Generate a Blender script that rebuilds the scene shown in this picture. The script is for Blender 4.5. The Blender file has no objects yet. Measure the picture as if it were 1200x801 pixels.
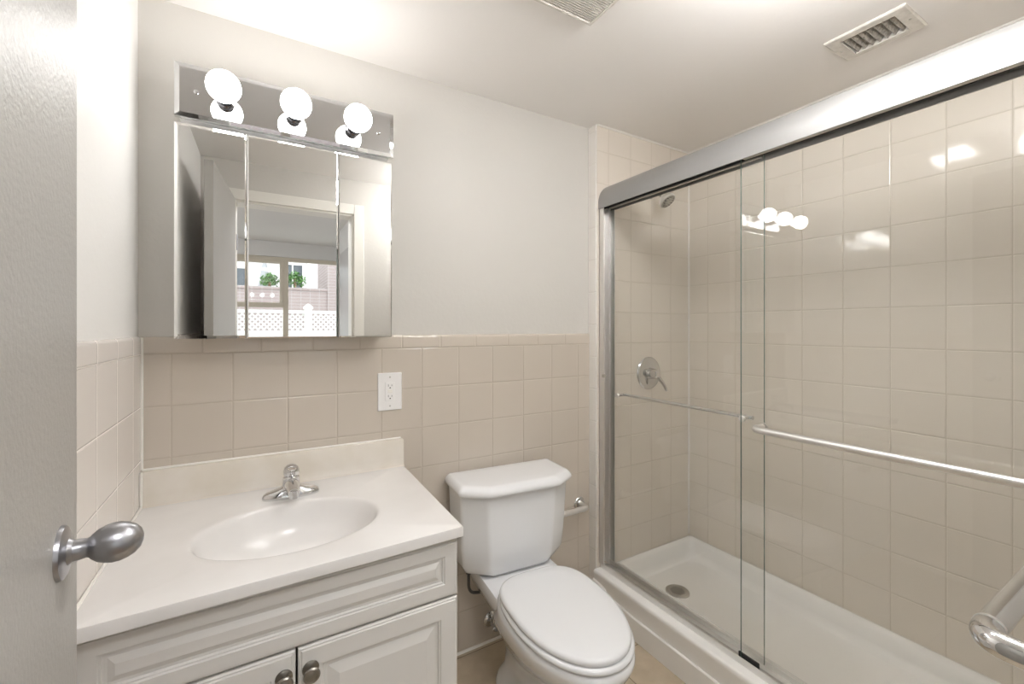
import bpy, bmesh, math, random
from mathutils import Vector, Matrix
random.seed(4)
S = bpy.context.scene
COL = S.collection
PI = math.pi

# ------------------------------------------------------------------ camera, light, exposure
CH = 1.305                                    # eye height
cam = bpy.data.cameras.new('camera'); camo = bpy.data.objects.new('camera', cam); COL.objects.link(camo)
cam.sensor_width = 36; cam.lens = 508.35 * 36 / 1200; cam.shift_y = -16.2 / 1200
cam.clip_start = 0.02
camo.location = (0.293, -1.6156, CH); camo.rotation_euler = (PI / 2, 0, -math.radians(30.494))
S.camera = camo
S.view_settings.view_transform = 'Standard'; S.view_settings.look = 'None'
S.view_settings.gamma = 1; S.view_settings.use_curve_mapping = False
S.view_settings.exposure = 1.0
BULB, LENS, ADDED_GLOBE, SKY, ADDED_LAMP = 10.0, 14.0, 15.5, 1.8, 23.0
W = bpy.data.worlds.new('world'); S.world = W; W.use_nodes = True
bg = W.node_tree.nodes['Background']; bg.inputs[0].default_value = (0.93, 0.97, 1.0, 1); bg.inputs[1].default_value = SKY
cy = S.cycles
cy.use_denoising = True; cy.max_bounces = 14; cy.diffuse_bounces = 6; cy.glossy_bounces = 8
cy.transmission_bounces = 8; cy.transparent_max_bounces = 24; cy.sample_clamp_indirect = 6
cy.caustics_reflective = True; cy.blur_glossy = 0.5
for nm, loc, rot, sx, sy in (('window_portal', (0.59, -4.36, 1.5), (PI / 2, 0, 0), 1.9, 1.3),
                             ('window_portal', (-1.46, -3.0, 1.5), (PI / 2, 0, -PI / 2), 1.5, 1.3)):
    l = bpy.data.lights.new(nm, 'AREA'); l.shape = 'RECTANGLE'; l.size = sx; l.size_y = sy
    l.cycles.is_portal = True
    o = bpy.data.objects.new(nm, l); COL.objects.link(o); o.location = loc
    o.rotation_euler = rot
    if rot[2] == 0: o.rotation_euler = (-PI / 2, 0, PI)     # faces into the room (+y)

# ------------------------------------------------------------------ materials
def mat(name, col, rough=.5, metal=0., spec=.5, coat=0., bump=None, vary=None, emit=None):
    m = bpy.data.materials.new(name); m.use_nodes = True; nt = m.node_tree
    b = nt.nodes['Principled BSDF']
    b.inputs['Base Color'].default_value = (*col, 1); b.inputs['Roughness'].default_value = rough
    b.inputs['Metallic'].default_value = metal; b.inputs['Specular IOR Level'].default_value = spec
    b.inputs['Coat Weight'].default_value = coat; b.inputs['Coat Roughness'].default_value = .06
    geo = nt.nodes.new('ShaderNodeNewGeometry')
    if vary:                                                  # (scale, amount, second colour)
        n = nt.nodes.new('ShaderNodeTexNoise'); n.inputs['Scale'].default_value = vary[0]; n.inputs['Detail'].default_value = 6
        nt.links.new(geo.outputs['Position'], n.inputs['Vector'])
        r = nt.nodes.new('ShaderNodeMapRange'); r.inputs[1].default_value = .4; r.inputs[2].default_value = .65
        r.inputs[4].default_value = vary[1]
        nt.links.new(n.outputs[0], r.inputs[0])
        x = nt.nodes.new('ShaderNodeMix'); x.data_type = 'RGBA'
        x.inputs[6].default_value = (*col, 1); x.inputs[7].default_value = (*vary[2], 1)
        nt.links.new(r.outputs[0], x.inputs[0]); nt.links.new(x.outputs[2], b.inputs['Base Color'])
    if bump:                                                  # (scale, distance)
        n = nt.nodes.new('ShaderNodeTexNoise'); n.inputs['Scale'].default_value = bump[0]; n.inputs['Detail'].default_value = 3
        nt.links.new(geo.outputs['Position'], n.inputs['Vector'])
        k = nt.nodes.new('ShaderNodeBump'); k.inputs['Distance'].default_value = bump[1]; k.inputs['Strength'].default_value = 1
        nt.links.new(n.outputs[0], k.inputs['Height']); nt.links.new(k.outputs[0], b.inputs['Normal'])
    if emit:
        b.inputs['Emission Color'].default_value = (*emit[0], 1); b.inputs['Emission Strength'].default_value = emit[1]
    return m

def math_node(nt, op, a, b=None, c=None):
    n = nt.nodes.new('ShaderNodeMath'); n.operation = op
    for i, v in enumerate((a, b, c)):
        if v is None: continue
        if isinstance(v, (int, float)): n.inputs[i].default_value = v
        else: nt.links.new(v, n.inputs[i])
    return n.outputs[0]

def tile_mat(name, axis, u0, pu, v0, pv, col, grout, rough=.07, gw=.0011, vaxis='Z', mottle=None, tilt=.012, coat=0.):
    """square tiles laid from (u0, v0) with pitch (pu, pv); grout recessed; every tile tilted a hair"""
    m = bpy.data.materials.new(name); m.use_nodes = True; nt = m.node_tree; L = nt.links
    b = nt.nodes['Principled BSDF']; b.inputs['Roughness'].default_value = rough
    geo = nt.nodes.new('ShaderNodeNewGeometry'); sp = nt.nodes.new('ShaderNodeSeparateXYZ')
    L.new(geo.outputs['Position'], sp.inputs[0])
    U = math_node(nt, 'DIVIDE', math_node(nt, 'SUBTRACT', sp.outputs[axis], u0), pu)
    V = math_node(nt, 'DIVIDE', math_node(nt, 'SUBTRACT', sp.outputs[vaxis], v0), pv)
    def dist(X, p):
        f = math_node(nt, 'FRACT', math_node(nt, 'ADD', X, .5))
        return math_node(nt, 'MULTIPLY', math_node(nt, 'ABSOLUTE', math_node(nt, 'SUBTRACT', f, .5)), p)
    d = math_node(nt, 'MINIMUM', dist(U, pu), dist(V, pv))
    r = nt.nodes.new('ShaderNodeMapRange'); r.interpolation_type = 'SMOOTHSTEP'
    r.inputs[1].default_value = gw * .6; r.inputs[2].default_value = gw * 1.5
    L.new(d, r.inputs[0])
    cx = nt.nodes.new('ShaderNodeCombineXYZ')
    L.new(math_node(nt, 'FLOOR', U), cx.inputs[0]); L.new(math_node(nt, 'FLOOR', V), cx.inputs[1])
    wn = nt.nodes.new('ShaderNodeTexWhiteNoise'); wn.noise_dimensions = '3D'; L.new(cx.outputs[0], wn.inputs[0])
    hv = nt.nodes.new('ShaderNodeHueSaturation'); hv.inputs['Color'].default_value = (*col, 1)
    L.new(math_node(nt, 'MULTIPLY_ADD', wn.outputs[0], .03, .985), hv.inputs['Value'])
    tilecol = hv.outputs[0]
    if mottle:
        n = nt.nodes.new('ShaderNodeTexNoise'); n.inputs['Scale'].default_value = mottle[0]; n.inputs['Detail'].default_value = 8
        L.new(geo.outputs['Position'], n.inputs['Vector'])
        rr = nt.nodes.new('ShaderNodeMapRange'); rr.inputs[1].default_value = .35; rr.inputs[2].default_value = .7
        L.new(n.outputs[0], rr.inputs[0])
        x2 = nt.nodes.new('ShaderNodeMix'); x2.data_type = 'RGBA'; x2.inputs[7].default_value = (*mottle[1], 1)
        L.new(rr.outputs[0], x2.inputs[0]); L.new(tilecol, x2.inputs[6]); tilecol = x2.outputs[2]
    x = nt.nodes.new('ShaderNodeMix'); x.data_type = 'RGBA'; x.inputs[6].default_value = (*grout, 1)
    L.new(r.outputs[0], x.inputs[0]); L.new(tilecol, x.inputs[7]); L.new(x.outputs[2], b.inputs['Base Color'])
    L.new(math_node(nt, 'MULTIPLY_ADD', r.outputs[0], rough - .6, .6), b.inputs['Roughness'])
    # tilt
    sv = nt.nodes.new('ShaderNodeVectorMath'); sv.operation = 'SUBTRACT'; sv.inputs[1].default_value = (.5, .5, .5)
    L.new(wn.outputs[1], sv.inputs[0])
    ml = nt.nodes.new('ShaderNodeVectorMath'); ml.operation = 'SCALE'; ml.inputs['Scale'].default_value = tilt
    L.new(sv.outputs[0], ml.inputs[0])
    h2 = nt.nodes.new('ShaderNodeMapRange'); h2.interpolation_type = 'SMOOTHSTEP'
    h2.inputs[1].default_value = gw * .3; h2.inputs[2].default_value = gw * 4
    L.new(d, h2.inputs[0])
    wob = nt.nodes.new('ShaderNodeTexNoise'); wob.inputs['Scale'].default_value = 9; wob.inputs['Detail'].default_value = 1
    L.new(geo.outputs['Position'], wob.inputs['Vector'])
    hh = math_node(nt, 'MULTIPLY_ADD', wob.outputs[0], .35, h2.outputs[0])
    k = nt.nodes.new('ShaderNodeBump'); k.inputs['Distance'].default_value = .0012; k.inputs['Strength'].default_value = .8
    L.new(hh, k.inputs['Height'])
    ad = nt.nodes.new('ShaderNodeVectorMath'); ad.operation = 'ADD'
    L.new(k.outputs[0], ad.inputs[0]); L.new(ml.outputs[0], ad.inputs[1])
    nz = nt.nodes.new('ShaderNodeVectorMath'); nz.operation = 'NORMALIZE'; L.new(ad.outputs[0], nz.inputs[0])
    L.new(nz.outputs[0], b.inputs['Normal'])
    return m

def glass_mat(name, tint, refl=1.0):
    m = bpy.data.materials.new(name); m.use_nodes = True; nt = m.node_tree; L = nt.links
    nt.nodes.remove(nt.nodes['Principled BSDF']); out = nt.nodes['Material Output']
    t = nt.nodes.new('ShaderNodeBsdfTransparent'); t.inputs[0].default_value = (*tint, 1)
    g = nt.nodes.new('ShaderNodeBsdfGlossy'); g.inputs['Roughness'].default_value = 0.0
    lw = nt.nodes.new('ShaderNodeLayerWeight'); lw.inputs[0].default_value = .5
    p = math_node(nt, 'POWER', lw.outputs['Facing'], 5.0)
    f = math_node(nt, 'MULTIPLY_ADD', p, .96 * refl, .042 * refl)
    mx = nt.nodes.new('ShaderNodeMixShader'); L.new(f, mx.inputs[0]); L.new(t.outputs[0], mx.inputs[1]); L.new(g.outputs[0], mx.inputs[2])
    L.new(mx.outputs[0], out.inputs['Surface'])
    return m

T = .1524                                      # wall tile pitch
ROW = 1.230                                    # top line of the full tiles
TILE_LIT = (.745, .685, .61); TILE_B = (.585, .525, .455); GROUT = (.48, .42, .345); GROUT_LIT = (.60, .54, .455)  # one tile; shower tile and grout lightened, brightness put into the colour
M = dict(
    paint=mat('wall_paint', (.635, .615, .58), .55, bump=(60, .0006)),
    paint_lit=mat('lit_left_paint', (.85, .84, .82), .42, bump=(60, .0005)),  # lighter copy of the wall paint, bulb light put into its colour
    ceil=mat('ceiling_paint', (.87, .845, .82), .6, bump=(40, .0004)),
    trim=mat('trim_paint', (.84, .82, .77), .35),
    white=mat('white_plastic', (.86, .85, .84), .3),
    door=mat('door_paint', (.37, .357, .335), .42, bump=(170, .0007)),
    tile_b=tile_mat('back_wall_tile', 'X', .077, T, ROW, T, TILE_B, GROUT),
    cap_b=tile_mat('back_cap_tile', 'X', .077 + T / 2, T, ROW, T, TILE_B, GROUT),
    tile_l=tile_mat('lit_left_tile', 'Y', -.10, T, ROW, T, (.78, .735, .695), (.84, .80, .75)),  # same tile made lighter, light falling on this wall is in the colour
    tile_r=tile_mat('shower_wall_tile', 'Y', -.1727, T, ROW, T, TILE_LIT, GROUT_LIT),
    tile_e=tile_mat('shower_end_tile', 'X', 1.899, .147, ROW, T, TILE_LIT, GROUT_LIT),
    bull=tile_mat('bullnose_tile', 'X', 5.05, 10, ROW - .06, T, (.82, .79, .75), (.72, .69, .64)),
    floor=tile_mat('floor_tile', 'X', 1.493, .305, -.335, .305, (.48, .395, .29), (.27, .22, .16), .35, .002, 'Y', (14, (.58, .49, .37)), .004),
    marble=mat('cultured_marble', (.76, .742, .725), .24, coat=.12, vary=(5, .6, (.69, .67, .65))),
    splash=mat('aged_marble', (.75, .705, .64), .2, coat=.2, vary=(6, .7, (.65, .59, .49))),
    thermo=mat('vanity_foil', (.68, .665, .64), .33),
    carcass=mat('vanity_carcass', (.74, .70, .63), .5),
    ceramic=mat('ceramic', (.78, .785, .795), .08, coat=.5),
    seat=mat('seat_plastic', (.76, .765, .775), .18),
    acrylic=mat('shower_acrylic', (.89, .875, .85), .18),
    chrome=mat('chrome', (.68, .68, .68), .06, 1),
    dchrome=mat('dark_chrome', (.30, .30, .33), .12, 1),
    satin=mat('satin_aluminium', (.80, .79, .775), .36, 1),
    header=mat('anodised_header', (.37, .365, .36), .42, .6),
    arm=mat('soft_chrome', (.74, .73, .72), .16, 1),
    steel=mat('brushed_steel', (.56, .55, .52), .28, 1),
    nickel=mat('satin_nickel', (.40, .40, .42), .3, 1),
    pewter=mat('pewter', (.30, .28, .25), .35, 1),
    black=mat('black_rubber', (.02, .02, .02), .5),
    dark=mat('dark_void', (.03, .03, .03), .8),  # near-black colour stands in for shade inside header and duct
    hose=mat('braided_hose', (.10, .095, .09), .4, .5),
    mirror=mat('mirror', (.80, .80, .785), .0, 1),
    mirror_bar=mat('aged_mirror', (.58, .58, .58), .03, 1),
    mirror_edge=mat('mirror_bevel', (.80, .82, .81), .05, 1),
    bulb=mat('lit_bulb', (.9, .9, .9), .3, emit=((1.0, .985, .97), BULB)),
    lens=mat('lit_lens', (.9, .9, .9), .3, emit=((1.0, 1.0, 1.0), LENS)),
    added_globe=mat('added_globe_glow', (.9, .9, .9), .3, emit=((1.0, 1.0, 1.0), ADDED_GLOBE)),
    added_lamp=mat('added_lamp_glow', (.9, .9, .9), .3, emit=((1.0, 1.0, 1.02), ADDED_LAMP)),
    glass=glass_mat('shower_glass', (.993, .997, .993)),
    gedge=mat('glass_edge', (.10, .16, .14), .1),
    pane=glass_mat('window_glass', (.97, .98, .98), .6),
    wframe=mat('window_frame_paint', (.66, .60, .50), .4),
    vent=mat('vent_paint', (.74, .71, .66), .45, vary=(60, .5, (.55, .52, .47))),
    dust=mat('dusty_louver', (.50, .47, .42), .7, vary=(90, .8, (.22, .2, .17))),
    grey=mat('grey_door_paint', (.46, .45, .45), .3),
    bwall=mat('bedroom_paint', (.74, .73, .72), .6),
    wood=mat('wood_floor', (.34, .22, .12), .35, vary=(6, .6, (.25, .15, .08))),
    brick=tile_mat('brick', 'X', 0, .2, 0, .075, (.38, .31, .30), (.45, .42, .41), .8, .006, 'Z', None, 0.),
    stucco=mat('stucco', (.80, .80, .80), .8),
    vinyl=mat('vinyl_fence', (.86, .86, .84), .4),
    leaf=mat('leaf', (.10, .26, .06), .6, vary=(20, .8, (.2, .38, .10))),
    canvas=mat('canvas', (.42, .43, .45), .8),
    pave=mat('paving', (.45, .43, .40), .9),
    wglass=mat('dark_window', (.12, .14, .16), .08),
)

# ------------------------------------------------------------------ mesh helpers
def box(bm, x0, x1, y0, y1, z0, z1):
    vs = [bm.verts.new((x, y, z)) for z in (z0, z1) for y in (y0, y1) for x in (x0, x1)]
    for f in ((0, 2, 3, 1), (4, 5, 7, 6), (0, 1, 5, 4), (2, 6, 7, 3), (0, 4, 6, 2), (1, 3, 7, 5)):
        bm.faces.new([vs[i] for i in f])
def B(*a):
    bm = bmesh.new()
    if isinstance(a[0], (int, float)): a = (a,)
    for q in a: box(bm, *q)
    return bm
def loft(bm, rings, cap0=True, cap1=True, closed=True):
    R = [[bm.verts.new(p) for p in r] for r in rings]
    n = len(R[0])
    for a, b in zip(R, R[1:]):
        for i in range(n if closed else n - 1):
            j = (i + 1) % n
            bm.faces.new((a[i], a[j], b[j], b[i]))
    if cap0: bm.faces.new(R[0][::-1])
    if cap1: bm.faces.new(R[-1])
    return R
def frame(d):
    d = Vector(d).normalized()
    a = Vector((0, 0, 1)) if abs(d.z) < .9 else Vector((1, 0, 0))
    u = d.cross(a).normalized(); return u, u.cross(d).normalized(), d
def lathe(bm, prof, o, d, n=32, cap0=True, cap1=True, sx=1., sy=1.):
    """prof: (radius, distance along d)"""
    u, v, d = frame(d); o = Vector(o)
    rings = []
    for r, h in prof:
        r = max(r, 1e-4)
        rings.append([o + d * h + u * (r * sx * math.cos(2 * PI * i / n)) + v * (r * sy * math.sin(2 * PI * i / n)) for i in range(n)])
    loft(bm, rings, cap0, cap1)
def bend(pts, rad, seg=8):
    """round the corners of a polyline"""
    P = [Vector(p) for p in pts]; out = [P[0]]
    for a, b, c in zip(P, P[1:], P[2:]):
        d1 = (a - b).normalized(); d2 = (c - b).normalized()
        r = min(rad, (a - b).length * .49, (c - b).length * .49)
        s, e = b + d1 * r, b + d2 * r
        for i in range(seg + 1):
            t = i / seg
            out.append(s * (1 - t) ** 2 + b * 2 * t * (1 - t) + e * t ** 2)
    out.append(P[-1]); return out
def tube(bm, pts, r, n=16, cap=True):
    P = [Vector(p) for p in pts]
    rr = r if isinstance(r, (list, tuple)) else [r] * len(P)
    d0 = (P[1] - P[0]).normalized(); u, v, _ = frame(d0)
    rings = []
    for i, p in enumerate(P):
        d = (P[min(i + 1, len(P) - 1)] - P[max(i - 1, 0)]).normalized()
        u = (u - d * u.dot(d)).normalized(); v = d.cross(u)
        rings.append([p + u * (rr[i] * math.cos(2 * PI * k / n)) + v * (rr[i] * math.sin(2 * PI * k / n)) for k in range(n)])
    loft(bm, rings, cap, cap)
def prism_y(bm, prof, y0, y1):
    """closed (x, z) outline extruded along y"""
    loft(bm, [[(x, y0, z) for x, z in prof], [(x, y1, z) for x, z in prof]])
def panel(bm, x0, x1, z0, z1, yb, yf, steps):
    """a cabinet front facing -y: nested rectangles (inset, recess behind yf)"""
    rings = [[(x0, yb, z0), (x1, yb, z0), (x1, yb, z1), (x0, yb, z1)]]
    for i, h in steps:
        y = yf + h
        rings.append([(x0 + i, y, z0 + i), (x1 - i, y, z0 + i), (x1 - i, y, z1 - i), (x0 + i, y, z1 - i)])
    loft(bm, rings)
def rrect(x0, x1, y0, y1, z, r, n=6):
    pts = []
    for cx, cy_, a0 in ((x1 - r, y1 - r, 0), (x0 + r, y1 - r, PI / 2), (x0 + r, y0 + r, PI), (x1 - r, y0 + r, 1.5 * PI)):
        for i in range(n + 1):
            a = a0 + PI / 2 * i / n
            pts.append((cx + r * math.cos(a), cy_ + r * math.sin(a), z))
    return pts

def worldloc(o):
    m = Matrix.Identity(4)
    while o:
        m = Matrix.LocRotScale(o.location, o.rotation_euler, None) @ m; o = o.parent
    return m
def obj(name, bm, m, parent=None, bevel=0, ang=35, local=False, seg=2):
    if parent is not None and not local:
        bmesh.ops.transform(bm, matrix=worldloc(parent).inverted(), verts=bm.verts)
    bmesh.ops.recalc_face_normals(bm, faces=bm.faces)
    for f in bm.faces: f.smooth = True
    for e in bm.edges:
        if len(e.link_faces) == 2 and e.calc_face_angle(0) > math.radians(ang): e.smooth = False
    me = bpy.data.meshes.new(name); bm.to_mesh(me); bm.free()
    me.materials.append(M[m] if isinstance(m, str) else m)
    o = bpy.data.objects.new(name, me); COL.objects.link(o)
    if parent is not None: o.parent = parent
    if bevel:
        b = o.modifiers.new('bevel', 'BEVEL'); b.width = bevel; b.segments = seg; b.limit_method = 'ANGLE'
        b.angle_limit = math.radians(40); b.harden_normals = False
    return o
def tag(o, label, cat, group=None):
    o['label'] = label; o['category'] = cat
    if group: o['group'] = group
    return o
def thing(name, label, cat, loc=(0, 0, 0), rz=0, group=None):
    o = bpy.data.objects.new(name, None); COL.objects.link(o); o.empty_display_size = .05
    o.location = loc; o.rotation_euler = (0, 0, rz)
    return tag(o, label, cat, group)
def struct(name, bm, m, label, cat, parent=None, bevel=0):
    o = obj(name, bm, m, parent, bevel)
    if parent is None:
        o['kind'] = 'structure'; tag(o, label, cat)
    return o

# ------------------------------------------------------------------ room shell
CZ = 2.266; XR = 2.339; YF = -1.57; YE = -.055; XE = 1.678
struct('floor', B(-.1, XR + .1, -1.69, .1, -.06, 0), 'floor', 'mottled tan stone floor tiles of the bathroom', 'floor')
VX0, VX1, VY0, VY1 = 1.976, 2.091, -1.065, -.923    # hole for the air register
struct('ceiling', B((-.1, VX0, -1.69, .1, CZ, CZ + .1), (VX1, XR + .1, -1.69, .1, CZ, CZ + .1), (VX0, VX1, -1.69, VY0, CZ, CZ + .1), (VX0, VX1, VY1, .1, CZ, CZ + .1)), 'ceil', 'smooth off white bathroom ceiling', 'ceiling')
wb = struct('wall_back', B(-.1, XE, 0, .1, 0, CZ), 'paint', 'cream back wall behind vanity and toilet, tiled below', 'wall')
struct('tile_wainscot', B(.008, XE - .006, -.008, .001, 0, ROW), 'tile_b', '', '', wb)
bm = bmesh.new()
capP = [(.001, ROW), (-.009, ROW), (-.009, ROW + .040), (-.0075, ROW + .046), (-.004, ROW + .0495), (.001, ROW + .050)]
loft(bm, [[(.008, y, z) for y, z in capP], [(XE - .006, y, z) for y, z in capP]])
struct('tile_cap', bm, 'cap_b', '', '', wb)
wl = struct('wall_left', B(-.1, 0, -1.69, .1, 0, CZ), 'paint_lit', 'painted left wall beside the vanity, bulb light put into its colour', 'wall')
struct('tile_wainscot', B(-.001, .008, YF, -.0, 0, ROW), 'tile_l', '', '', wl)
bm = bmesh.new()
loft(bm, [[(-y, YF, z) for y, z in capP], [(-y, 0, z) for y, z in capP]])
struct('tile_cap', bm, 'tile_l', '', '', wl)
struct('wall_right', B(XR, XR + .1, -1.69, .1, 0, CZ), 'tile_r', 'long beige tiled shower wall behind the sliding glass', 'wall')
struct('wall_shower_end', B(XE, XR + .05, YE, .1, 0, CZ), 'tile_e', 'beige tiled shower end wall with shower head and valve', 'wall')
struct('trim_1', B(XE - .008, XE - .0005, YE - .001, 0, 0, CZ), 'bull', 'pale vertical bullnose strip where the shower wall juts out', 'trim', bevel=.003)
OX0, OX1, OZ = .165, .845, 2.05                # doorway
struct('wall_front', B((-.0, OX0, -1.69, YF, 0, CZ), (OX1, XR, -1.69, YF, 0, CZ), (OX0, OX1, -1.69, YF, OZ, CZ)), 'paint',
       'cream entry wall around the doorway, seen in the mirror', 'wall')
bm = B((OX1 - .02, OX1, -1.69, YF, 0, OZ), (OX0, OX1, -1.69, YF, OZ - .02, OZ),
       (OX1 - .008, OX1 + .055, YF, YF + .016, 0, OZ + .055), (OX0 - .055, OX1 - .008, YF, YF + .016, OZ - .008, OZ + .055),
       (OX0 - .055, OX0 + .002, YF, YF + .016, 0, OZ - .008),
       (OX1 - .008, OX1 + .055, -1.706, -1.69, 0, OZ + .055), (OX0 - .055, OX1 - .008, -1.706, -1.69, OZ - .008, OZ + .055))
struct('trim_2', bm, 'trim', 'white door casing around the bathroom doorway', 'trim', bevel=.003)
bm = bmesh.new()
tube(bm, [(.010, -.010, .90), (.010, -.010, 1.278)], .004, 8)
struct('trim_3', bm, 'trim', 'white caulk line in the corner behind the vanity', 'trim')
bm = bmesh.new()
tube(bm, [(XR, YE, .18), (XR, YE, CZ)], .006, 8)
struct('trim_4', bm, 'bull', 'pale caulk line in the shower corner', 'trim')
bm = bmesh.new()
tube(bm, [(XR, YE, CZ), (XR, YF, CZ)], .006, 8); tube(bm, [(XE, YE, CZ), (XR, YE, CZ)], .006, 8)
struct('trim_5', bm, 'trim', 'white caulk line between shower tile and ceiling', 'trim')
bm = bmesh.new()
tube(bm, [(.76, -.010, .0), (1.66, -.010, .0)], .007, 8)
struct('trim_6', bm, 'trim', 'white caulk line where back wall meets floor', 'trim')

# bathroom door, swung open beside the camera
hx, hy, ex, ey = .165, -1.568, .115, -.931      # hinge corner and latch corner of its room-side face
dl = math.hypot(ex - hx, ey - hy); da = math.atan2(ey - hy, ex - hx) - PI / 2
dr = bpy.data.objects.new('door_1', None)
bm = B(-.035, 0, 0, dl, .012, 2.045)
door = obj('door_1', bm, 'door', None, .002)
door.location = (hx, hy, 0); door.rotation_euler = (0, 0, da)
bpy.data.objects.remove(dr)
door.name = 'door_1'; door['kind'] = 'structure'
tag(door, 'grey painted bathroom door open at the left edge, egg shaped knob', 'door')
KZ = 1.076; KY = dl - .071
KK = .84
def KS(p): return [(r * KK, h * KK) for r, h in p]
bm = bmesh.new()
lathe(bm, KS([(.0, .013), (.0125, .0125), (.016, .008), (.026, .007), (.031, .0045), (.032, .001), (.032, -.001)][::-1]), (0, KY, KZ), (1, 0, 0), 40)
rose = obj('knob_rose', bm, 'nickel', door, local=True)
bm = bmesh.new()
lathe(bm, KS([(.013, .006), (.0125, .018), (.0115, .024), (.0125, .0265), (.0145, .028), (.0195, .034), (.0225, .041), (.024, .048), (.0238, .055),
           (.0215, .063), (.0175, .070), (.0115, .0755), (.0045, .0778), (.0042, .0765), (.0, .0762)]), (0, KY, KZ), (1, 0, 0), 40)
kn = obj('door_knob', bm, 'nickel', door, local=True)
bm = bmesh.new()
lathe(bm, KS([(.0035, 0), (.0035, .0012)]), (.0762 * KK, KY, KZ), (1, 0, 0), 16)
obj('lock_pin', bm, 'black', kn, local=True)
bm = bmesh.new()
lathe(bm, KS([(.0125, .012), (.0115, .03), (.022, .042), (.024, .050), (.0215, .063), (.0115, .0755), (.0, .0785)]), (-.035, KY, KZ), (-1, 0, 0), 24)
obj('door_knob', bm, 'nickel', door, local=True)
bm = B(-.029, -.006, dl - .0005, dl + .0015, KZ - .028, KZ + .028)
obj('latch_plate', bm, 'nickel', door, local=True)
for z in (.25, 1.05, 1.8):
    bm = bmesh.new(); lathe(bm, [(.006, -.045), (.006, .045)], (.004, -.004, z), (0, 0, 1), 12)
    obj('hinge', bm, 'nickel', door, local=True)

# ------------------------------------------------------------------ vanity
vc = thing('vanity_cabinet', 'cream two door vanity cabinet with grooved panel fronts under the sink', 'cabinet', (.38, -.28, 0))
bm = B((.012, .028, -.553, -.010, 0, .770), (.727, .743, -.553, -.010, 0, .770), (.028, .727, -.553, -.010, .09, .105), (.028, .727, -.50, -.485, 0, .09),
       (.028, .727, -.018, -.010, .105, .770), (.028, .727, -.553, -.535, .735, .770), (.028, .727, -.553, -.535, .605, .62))
obj('body', bm, 'carcass', vc)
st = [(0, .006), (.003, .003), (.006, .003), (.008, 0), (.035, 0), (.037, .003), (.040, .0035), (.042, .0075), (.048, .0075), (.060, .0010), (.062, .001)]
bm = bmesh.new(); panel(bm, .012, .743, .6155, .757, -.554, -.575, st)
obj('drawer_front', bm, 'thermo', vc, ang=15)
st2 = [(0, .006), (.003, .003), (.006, .003), (.008, 0), (.046, 0), (.048, .003), (.051, .0035), (.053, .0075), (.060, .0075), (.084, .0010), (.087, .001)]
for x0, x1, kx in ((.012, .3655, .343), (.3705, .743, .395)):
    bm = bmesh.new(); panel(bm, x0, x1, .10, .6105, -.554, -.575, st2)
    d = obj('door', bm, 'thermo', vc, ang=15)
    bm = bmesh.new()
    lathe(bm, [(.017, -.001), (.017, .002), (.012, .004), (.0065, .006), (.006, .014), (.013, .018), (.0165, .022), (.017, .025), (.0145, .028), (.011, .0285), (.0105, .0275), (.006, .029), (.0, .030)],
          (kx, -.575, .562), (0, -1, 0), 32)
    obj('knob', bm, 'pewter', d)

vt = thing('sink_counter', 'cream cultured marble sink counter with moulded oval basin and backsplash', 'sink', (.38, -.3, .797))
TZ = .797
cx, cyy, rx, ry = .374, -.355, .214, .156
CORN = [(.0085, -.612), (.751, -.592), (.764, -.009), (.0085, -.009)]
def edge_pt(a):
    dx, dy = math.cos(a), math.sin(a)
    best = None
    for (ax, ay), (bx, by) in zip(CORN, CORN[1:] + CORN[:1]):
        ux, uy = bx - ax, by - ay
        det = dx * (-uy) + dy * ux
        if abs(det) < 1e-9: continue
        t = ((ax - cx) * (-uy) + (ay - cyy) * ux) / det
        s = (dx * (ay - cyy) - dy * (ax - cx)) / det
        if t > 0 and -1e-6 <= s <= 1 + 1e-6: best = t if best is None else min(best, t)
    return (cx + dx * best, cyy + dy * best)
angs = sorted([2 * PI * i / 120 for i in range(120)] + [math.atan2(y - cyy, x - cx) % (2 * PI) for x, y in CORN])
E_ = [edge_pt(a) for a in angs]
mx, my = .38, -.3
def shrunk(k): return [(max(.0085, min(1, 1)) and (x + (k if x < .1 else -k if x > .70 else 0) * (1 if (x < .03 or x > .74) else 0), y + (k if y < -.585 else 0)) ) for x, y in E_]
def ell(k, z): 
    out = []
    for a in angs:
        # same polar angle on the ellipse
        r = 1 / math.sqrt((math.cos(a) / rx) ** 2 + (math.sin(a) / ry) ** 2)
        out.append((cx + r * k * math.cos(a), cyy + .012 * (1 - k) + r * k * math.sin(a), z))
    return out
bm = bmesh.new()
rings = [ell(1.13, -.027 + TZ), [(x, y, TZ - .027) for x, y in shrunk(.0015)], [(x, y, TZ - .0255) for x, y in E_], [(x, y, TZ - .004) for x, y in E_],
         [(x, y, TZ - .001) for x, y in shrunk(.0012)], [(x, y, TZ) for x, y in shrunk(.004)]]
for k, z in ((1.10, 0), (1.045, 0), (1.02, -.001), (1.0, -.0035), (.985, -.008), (.97, -.014), (.93, -.034), (.86, -.062), (.76, -.086), (.62, -.105), (.45, -.118), (.28, -.125), (.13, -.129)):
    rings.append(ell(k, TZ + z))
loft(bm, rings, False, True)
obj('counter', bm, 'marble', vt, ang=31)
bm = bmesh.new()
prof = [(-.0085, TZ - .002), (-.036, TZ + .0005), (-.030, TZ + .003), (-.0275, TZ + .010), (-.0265, TZ + .03), (-.0255, TZ + .092), (-.0235, TZ + .098), (-.0195, TZ + .1), (-.0085, TZ + .1)]
loft(bm, [[(.0085, y, z) for y, z in prof], [(.758, y, z) for y, z in prof], [(.7635, y, z - (.004 if z > TZ + .05 else 0)) for y, z in prof]])
obj('backsplash', bm, 'splash', vt, ang=40)
bm = bmesh.new()
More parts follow.
